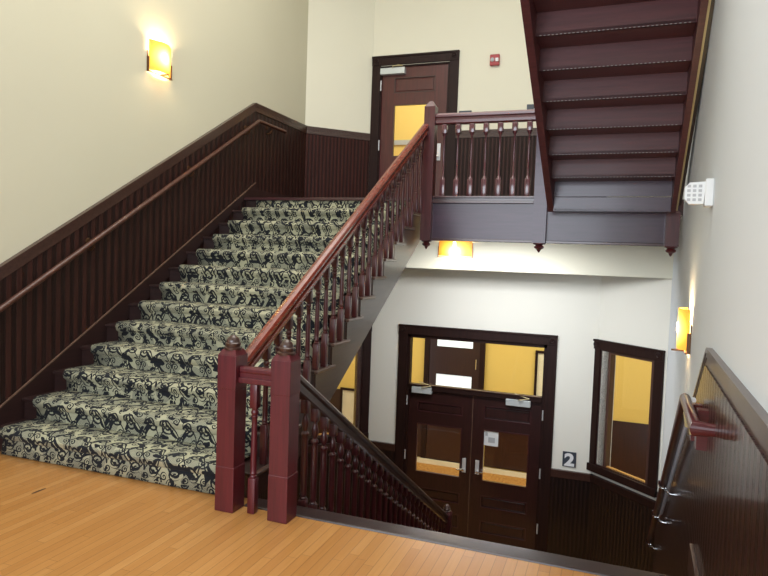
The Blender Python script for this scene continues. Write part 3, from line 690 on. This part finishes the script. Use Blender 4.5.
# lower double doors
dd = thing('door_1', 'dark panelled double doors with a glazed transom at the lower entrance', 'double door', F_BACK[0], kind='structure')
mb = frame_boxes(MB(), -3.12, -0.70, LOW, 0.54, 0.145, -0.03, 0.0); corner_rosettes(mb, -3.12, -0.70, 0.54, 0.145, -0.03)
mb.build('door_frame', M['dark_z'], dd)
mb = MB().box(-2.99, -2.93, 0.0, 0.12, LOW, 0.40).box(-0.885, -0.83, 0.0, 0.12, LOW, 0.40).box(-2.99, -0.83, 0.0, 0.12, 0.345, 0.40)
mb.box(-2.93, -0.885, -0.02, 0.10, -0.47, -0.385, 0.008)
mb.build('door_jamb', M['dark_z'], dd)
mb = MB().box(-2.93, -0.885, -0.035, 0.0, -0.395, -0.375, 0.004); mb.build('transom_ledge', M['dark_y'], dd)
MB().box(-2.93, -0.885, 0.03, 0.036, -0.385, 0.345).build('transom_glass', M['glass'], dd)
MID = -1.905
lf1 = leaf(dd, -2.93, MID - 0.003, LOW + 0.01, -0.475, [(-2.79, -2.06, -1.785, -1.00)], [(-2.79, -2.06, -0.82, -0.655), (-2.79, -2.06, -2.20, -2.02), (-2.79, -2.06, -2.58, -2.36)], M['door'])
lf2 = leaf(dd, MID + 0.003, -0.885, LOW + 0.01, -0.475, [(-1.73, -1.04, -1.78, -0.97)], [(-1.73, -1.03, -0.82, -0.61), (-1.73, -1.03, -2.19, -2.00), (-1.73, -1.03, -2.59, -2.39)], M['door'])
closer(lf1, -2.87, -2.55, -0.465, 0.0, 1); closer(lf2, -1.40, -1.04, -0.50, 0.0, 1)
for l, x, s in ((lf1, -2.005, -1), (lf2, -1.80, 1)):
    h = MB().box(x - 0.03, x + 0.03, 0.018, 0.03, -1.68, -1.46, 0.004).build('handle_plate', M['metal'], l)
    MB().tube([(x, 0.02, -1.63), (x, -0.03, -1.63), (x + s * 0.11, -0.035, -1.635)], 0.011, 8).build('handle', M['chrome'], h, smooth=True)
for x in (-2.955, -0.86):
    for z in (-0.65, -1.52, -2.35):
        MB().lathe([(0.011, z - 0.075), (0.011, z + 0.075)], cx=x, cy=-0.004, n=8).build('hinge', M['metal'], dd)
MB().box(MID - 0.004, MID + 0.004, 0.024, 0.03, LOW, -0.475).build('meeting_strip', M['pale_brown'], dd)
# notice taped inside the right leaf
pn = MB().box(-1.72, -1.50, 0.0, 0.003, -0.11, 0.11)
pn = pn.build('paper_notice', M['white']); pn.location = (0.0, YB + 0.045, -1.11)
tag(pn, 'small white paper notice taped to the glass of the right lower door', 'notice')
MB().box(-1.65, -1.55, -0.004, -0.001, -0.06, 0.02).box(-1.70, -1.66, -0.004, -0.001, 0.04, 0.09).build('printed_picture', M['grey_lens'], pn)
for v in pn.data.vertices: pass
# upper door
ud = thing('door_2', 'red-brown panelled door with a yellow-lit glass pane on the landing', 'door', F_BACK[0], kind='structure')
mb = frame_boxes(MB(), -3.725, -2.33, LAND, 4.727, 0.14, -0.03, 0.0); corner_rosettes(mb, -3.725, -2.33, 4.727, 0.14, -0.03); mb.build('door_frame', M['dark_z'], ud)
MB().box(-3.60, -3.57, 0, 0.12, LAND, 4.58).box(-2.50, -2.47, 0, 0.12, LAND, 4.58).box(-3.60, -2.47, 0, 0.12, 4.56, 4.58).build('door_jamb', M['dark_z'], ud)
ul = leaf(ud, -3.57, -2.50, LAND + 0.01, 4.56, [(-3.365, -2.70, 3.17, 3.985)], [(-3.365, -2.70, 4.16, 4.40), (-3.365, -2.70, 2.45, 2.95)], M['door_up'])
closer(ul, -3.58, -3.18, 4.49, 0.0, 1)
h = MB().box(-2.63, -2.575, 0.016, 0.03, 3.10, 3.36, 0.004).build('handle_plate', M['metal'], ul)
MB().tube([(-2.60, 0.02, 3.16), (-2.60, -0.03, 3.16), (-2.70, -0.035, 3.155)], 0.011, 8).build('handle', M['chrome'], h, smooth=True)
for z in (2.6, 3.35, 4.28): MB().lathe([(0.011, z - 0.08), (0.011, z + 0.08)], cx=-3.58, cy=-0.004, n=8).build('hinge', M['metal'], ud)

# ------------------------------------------------------------------ interior windows on the splayed walls
def win(n, label, frame, x0, x1, gx0, gx1, z0, z1, gz0, gz1):
    o = thing('window_%d' % n, label, 'window', frame[0], frame[1], kind='structure')
    w_ = 0.135
    mb = frame_boxes(MB(), x0, x1, z0, z1, w_, -0.03, 0.0, True); corner_rosettes(mb, x0, x1, z1, w_, -0.03); mb.build('window_frame', M['dark_z'], o)
    ring(MB(), x0 + 0.10, x1 - 0.10, z0 + 0.07, z1 - 0.10, 0.05, -0.012, 0.03).build('sash', M['door'], o)
    MB().box(x0 + 0.12, gx0 + 0.002, 0.0, 0.09, z0 + 0.05, z1 - 0.1).box(gx1 - 0.002, x1 - 0.12, 0.0, 0.09, z0 + 0.05, z1 - 0.1).box(gx0, gx1, 0.0, 0.09, gz1 - 0.002, z1 - 0.1).build('jamb', M['jamb'], o)
    MB().box(gx0 - 0.02, gx1 + 0.01, 0.02, 0.06, gz0 + 0.005, gz0 + 0.035).build('glazing_bead', M['orange_wood'], o)
    MB().box(gx0 - 0.01, gx1 + 0.01, 0.06, 0.066, gz0 - 0.01, gz1 + 0.01).build('pane', M['glass'], o)
win(2, 'dark framed interior window on the right looking into a yellow room', F_RS, -0.07, 1.10, 0.235, 0.91, -1.36, 0.53, -1.262, 0.357)
win(3, 'dark framed interior window half hidden under the carpeted stairs', F_LS2, 0.09, 1.25, 0.31, 1.03, -1.36, 0.53, -1.262, 0.357)

# ------------------------------------------------------------------ rooms beyond
YF = 13.0
kx = lambda x: x * 1.04
kz = lambda z: 1.6 - (1.6 - z) * 1.04
def room(mb, x0, x1, y0, y1, z0, z1): pass
struct(MB().box(-7, 4, 9.6, YF, LOW - 0.1, LOW), 'floor', M['orange_carpet'], 'mottled orange carpet in the corridor beyond the double doors', 'floor')
struct(MB().box(-7, 4, YF, YF + 0.1, LOW, 1.5), 'wall_corridor_back', M['paint_yellow'], 'yellow corridor wall seen through the lower doors', 'wall')
struct(MB().box(-7.1, -7, 8.0, YF, LOW, 1.5), 'wall_corridor_left', M['paint_yellow'], 'yellow corridor end wall on the left', 'wall')
struct(MB().box(4, 4.1, 8.0, YF, LOW, 1.5), 'wall_corridor_right', M['paint_yellow'], 'yellow corridor end wall on the right', 'wall')
struct(MB().box(-7.1, 4.1, 9.6, YF + 0.1, 1.5, 1.6), 'ceiling', M['ceil'], 'corridor ceiling beyond the double doors', 'ceiling')
struct(MB().box(-7, -3.54, YF - 0.03, YF, LOW + 0.10, kz(-1.32)).box(-2.33, 4, YF - 0.03, YF, LOW + 0.10, kz(-1.32)), 'trim_11', M['door'], 'dark wainscot along the corridor wall', 'wainscot')
struct(MB().box(-7, 4, YF - 0.12, YF - 0.09, LOW, LOW + 0.10), 'baseboard_corridor', M['cream_trim'], 'cream baseboard along the corridor wall', 'baseboard')
ed = thing('door_3', 'dark exterior door with bright glass panes at the end of the corridor', 'door', (0, YF - 0.06, 0), kind='structure')
mb = MB(); ring(mb, kx(-3.56), kx(-2.31), LOW, 0.20, 0.11, -0.02, 0.04); mb.build('door_frame', M['dark_z'], ed)
MB().box(kx(-3.45), kx(-3.30), 0, 0.05, LOW, 0.1).box(kx(-2.56), kx(-2.42), 0, 0.05, LOW, 0.1).box(kx(-3.30), kx(-2.56), 0, 0.05, kz(-0.76), kz(-0.19)).box(kx(-3.30), kx(-2.56), 0, 0.05, LOW, kz(-1.5)).box(kx(-3.30), kx(-2.56), 0, 0.05, kz(-0.035), 0.1).build('leaf', M['door'], ed)
MB().box(kx(-3.36), kx(-2.52), 0.01, 0.012, kz(-0.19), kz(-0.035)).box(kx(-3.30), kx(-2.56), 0.02, 0.022, kz(-1.5), kz(-0.76)).build('daylit_pane', M['day'], ed)
MB().tube([(kx(-2.48), -0.02, kz(-0.60)), (kx(-2.48), -0.02, kz(-0.40))], 0.012, 8).build('handle', M['chrome'], ed)
of = thing('door_4', 'pale door in a thin dark frame at the right of the corridor', 'door', (0, YF - 0.02, 0), kind='structure')
mb = MB(); ring(mb, kx(-1.33), kx(-0.35), LOW, kz(-0.12), 0.05, -0.04, 0.01); mb.build('door_frame', M['dark_z'], of)
MB().box(kx(-1.33) + 0.05, kx(-0.35) - 0.05, -0.01, 0.01, LOW, kz(-0.12) - 0.05).build('leaf', M['cream_trim'], of)
of2 = copy_tree(of); of2.name = 'door_5'; of2.location = (kx(-5.43 + 1.33), YF - 0.02, -1.20); of2['label'] = 'pale door in a thin dark frame seen through the window under the stairs'
# upstairs room
struct(MB().box(-7, 2, 13.0, 13.1, LAND - 0.1, 5.6).box(-7.1, -7, 9.6, 13, LAND - 0.1, 5.6).box(2, 2.1, 9.6, 13, LAND - 0.1, 5.6), 'wall_upper_room', M['paint_yellow'], 'yellow wall seen through the landing door glass', 'wall')
struct(MB().box(-7, 2, 9.6, 13, LAND - 0.1, LAND), 'floor', M['orange_wood'], 'floor of the room beyond the landing door', 'floor')
struct(MB().box(-7, 2, 9.6, 13, 5.6, 5.7), 'ceiling', M['ceil'], 'ceiling of the room beyond the landing door', 'ceiling')
struct(MB().box(-7, 2, 12.96, 13.0, 4.01, 4.11), 'trim_12', M['grey_lens'], 'pale rail on the yellow wall beyond the landing door', 'trim')

# ------------------------------------------------------------------ sconces (local x along wall, y into wall)
def sconce(label, loc, rotz, mat, hw=0.165, e0=1.0):
    o = thing('wall_sconce', label, 'wall lamp', loc, rotz, group=None)
    n = 16; hh, bulge = 0.15, 0.105
    mb = MB(); a = [( -hw + 2 * hw * i / n, -0.02 - bulge * math.sin(PI * (0.12 + 0.76 * i / n)) + bulge * math.sin(PI * 0.12)) for i in range(n + 1)]
    inn = [(x * 0.97, y + 0.008) for x, y in a]
    mb.prism(a + inn[::-1], -hh, hh, 'z'); mb.build('shade', mat, o, smooth=True)
    MB().box(-hw - 0.01, hw + 0.01, -0.008, 0.0, -0.04, 0.04, 0.003).build('back_plate', M['bronze'], o)
    for s in (-1, 1): MB().box(s * (hw + 0.008) - 0.004, s * (hw + 0.008) + 0.004, -0.028, 0.0, -0.17, -0.02, 0.002).build('side_arm', M['bronze'], o)
    MB().box(-hw - 0.012, hw + 0.012, -0.035, -0.022, -0.172, -0.162).box(-0.012, 0.012, -0.12, -0.02, -0.172, -0.160).build('lower_strap', M['bronze'], o)
    MB().lathe([(0.02, -0.05), (0.032, -0.02), (0.032, 0.04), (0.01, 0.07)], cx=0, cy=-0.06, n=12).build('bulb', M['bulb'], o, smooth=True)
    # real lamps above and below the shade
    for dz_, e in ((0.10, 1.0), (-0.10, 0.45)):
        l = bpy.data.lights.new('sconce_lamp', 'POINT'); l.energy = 16 * e * e0; l.color = (1, 0.80, 0.48); l.shadow_soft_size = 0.03
        lo = bpy.data.objects.new('sconce_lamp', l); C.objects.link(lo); lo.parent = o; lo.location = (0, -0.06, dz_)
    return o
M['bulb'] = emit('bulb_glow', (1.0, 0.85, 0.55), 12)
M['shade'] = shade_mat('amber_shade', 0.0, 1.25); M['shade_wide'] = shade_mat('amber_shade_wide', -0.09, 1.7)
sconce('glowing amber wall sconce on the cream wall high above the left handrail', (-4.5, 5.38, 3.545), PI / 2, M['shade'], 0.165, 1.1)
sconce('glowing amber wall sconce on the right wall above the handrail', (rx(5.2), 5.2, 1.14), F_RIGHT[1], M['shade'])
sconce('glowing amber wall sconce tucked under the landing fascia', (-2.075, 8.62, 1.79), 0, M['shade_wide'], 0.235)

# ------------------------------------------------------------------ small fixtures
yk = 4.08
kp = thing('alarm_siren', 'white plastic sounder box with a perforated lens on the right wall', 'alarm', (rx(yk), yk, 2.03), F_RIGHT[1])
MB().box(-0.06, 0.07, -0.045, 0.0, -0.078, 0.078, 0.006).build('housing', M['white'], kp)
lens = MB().prism([(-0.050, -0.066), (-0.125, -0.066), (-0.150, -0.035), (-0.150, 0.030), (-0.125, 0.056), (-0.04, 0.062)], -0.062, 0.062, 'x')
for v in lens.bm.verts: v.co = Vector((v.co.x * 0.45 + 0.03, v.co.y, v.co.z))
ln = lens.build('lens', M['white'], kp)
for i in range(3):
    for j in range(4):
        y = -0.128 + i * 0.029; z = -0.042 + j * 0.026
        MB().box(0.056, 0.0595, y - 0.009, y + 0.009, z - 0.008, z + 0.008, 0.0015).build('grille_slot', M['grey_lens'], ln)

fa_ = thing('fire_alarm', 'small red fire alarm strobe on the cream wall right of the landing door', 'fire alarm', (-1.79, YB, 4.545))
MB().box(-0.070, 0.070, -0.05, 0.0, -0.08, 0.08, 0.008).build('housing', M['alarm'], fa_)
MB().box(0.015, 0.06, -0.075, -0.045, -0.03, 0.02, 0.006).build('strobe', M['sign_white'], fa_)
MB().lathe([(0.03, 0.0), (0.03, -0.012), (0.012, -0.02)], cx=-0.03, cy=-0.05, axis='y', n=16, z0=0).build('horn', M['grey_lens'], fa_)

sg = thing('number_sign', 'small square sign with a white number 2 between the lower doors and window', 'sign', (-0.455, YB, -1.24))
MB().box(-0.095, 0.095, -0.012, 0.0, -0.115, 0.105, 0.002).build('plate', M['sign'], sg)
fc = bpy.data.curves.new('digit', 'FONT'); fc.body = '2'; fc.size = 0.245; fc.align_x = 'CENTER'; fc.extrude = 0.002; fc.offset = 0.010
tmp = bpy.data.objects.new('digit_tmp', fc); C.objects.link(tmp); bpy.context.view_layer.update()
me = bpy.data.meshes.new_from_object(tmp.evaluated_get(bpy.context.evaluated_depsgraph_get())); bpy.data.objects.remove(tmp)
me.materials.clear(); me.materials.append(M['sign_white'])
dg = bpy.data.objects.new('digit', me); C.objects.link(dg); dg.parent = sg; dg.rotation_euler = (PI / 2, 0, 0); dg.location = (0, -0.015, -0.092); dg.scale = (1.12, 1, 1)

pq = thing('wall_plaque', 'small dark framed plaque beside the landing door, cut by the handrail', 'plaque', (-2.205, YB, 3.73))
ring(MB(), -0.095, 0.095, -0.10, 0.10, 0.022, -0.015, 0.0).build('frame', M['sign'], pq)
MB().box(-0.075, 0.075, -0.008, 0.0, -0.08, 0.08).build('face', M['sign_white'], pq)
pq = thing('wall_plaque', 'small dark square plaque with a white mark beside the upper stair stringer', 'plaque', (-1.20, YB, 3.775))
MB().box(-0.095, 0.095, -0.012, 0.0, -0.105, 0.105, 0.002).build('plate', M['sign'], pq)
MB().prism([(-0.02, -0.07), (0.075, -0.07), (0.045, 0.06), (0.015, 0.06)], -0.016, -0.012, 'y').build('mark', M['sign_white'], pq)

# ------------------------------------------------------------------ lights
def area(name, loc, target, sx, sy, energy, col):
    l = bpy.data.lights.new(name, 'AREA'); l.shape = 'RECTANGLE'; l.size = sx; l.size_y = sy; l.energy = energy; l.color = col
    o = bpy.data.objects.new(name, l); C.objects.link(o); o.location = loc
    o.rotation_euler = (Vector(target) - Vector(loc)).to_track_quat('-Z', 'Y').to_euler(); return o
area('hall_window_daylight', (-2.05, -2.45, 2.5), (-2.05, 6, 2.0), 3.6, 3.3, 300, (0.84, 0.91, 1.0))
area('stairwell_fill', (-1.9, 4.6, 6.5), (-1.9, 4.6, 0), 3.6, 4.5, 230, (1.0, 0.96, 0.88))  # unseen soft light added under the closed ceiling
area('lower_hall_fill', (-1.5, 7.6, 1.7), (-1.5, 8.6, -2.6), 1.6, 0.5, 75, (0.95, 0.97, 1.0))  # added area light brightening the lower walls, no fitting there
area('corridor_fill', (-2.0, 11.0, 1.45), (-2.0, 11.3, -2.6), 8.0, 1.4, 190, (1.0, 0.92, 0.72))  # unseen area light added to brighten the corridor
area('upper_room_fill', (-3.2, 11.4, 5.5), (-3.2, 11.6, 2.3), 3.5, 2.0, 110, (1.0, 0.92, 0.70))  # unseen area light added behind the landing door
wd = bpy.data.worlds.new('sky'); bpy.context.scene.world = wd; wd.use_nodes = True
bg = wd.node_tree.nodes['Background']; bg.inputs[0].default_value = (0.80, 0.88, 1.0, 1); bg.inputs[1].default_value = 0.9

# ------------------------------------------------------------------ camera (calibrated)
F, yaw, pit, rol = 629.888, 0.347158, 0.0501463, 0.0354096
f = Vector((-math.sin(yaw) * math.cos(pit), math.cos(yaw) * math.cos(pit), -math.sin(pit)))
r = f.cross(Vector((0, 0, 1))).normalized(); u = r.cross(f)
r2 = r * math.cos(rol) + u * math.sin(rol); u2 = -r * math.sin(rol) + u * math.cos(rol)
cam = bpy.data.cameras.new('camera'); cam.sensor_width = 36; cam.lens = F / 768 * 36; cam.clip_start = 0.05
co = bpy.data.objects.new('camera', cam); C.objects.link(co)
R = Matrix((r2, u2, -f)).transposed().to_4x4(); co.matrix_world = Matrix.Translation((0, 0, 1.6)) @ R
bpy.context.scene.camera = co
sc = bpy.context.scene
sc.view_settings.view_transform = 'Standard'; sc.view_settings.look = 'None'; sc.view_settings.exposure = 0.0
sc.render.film_transparent = False
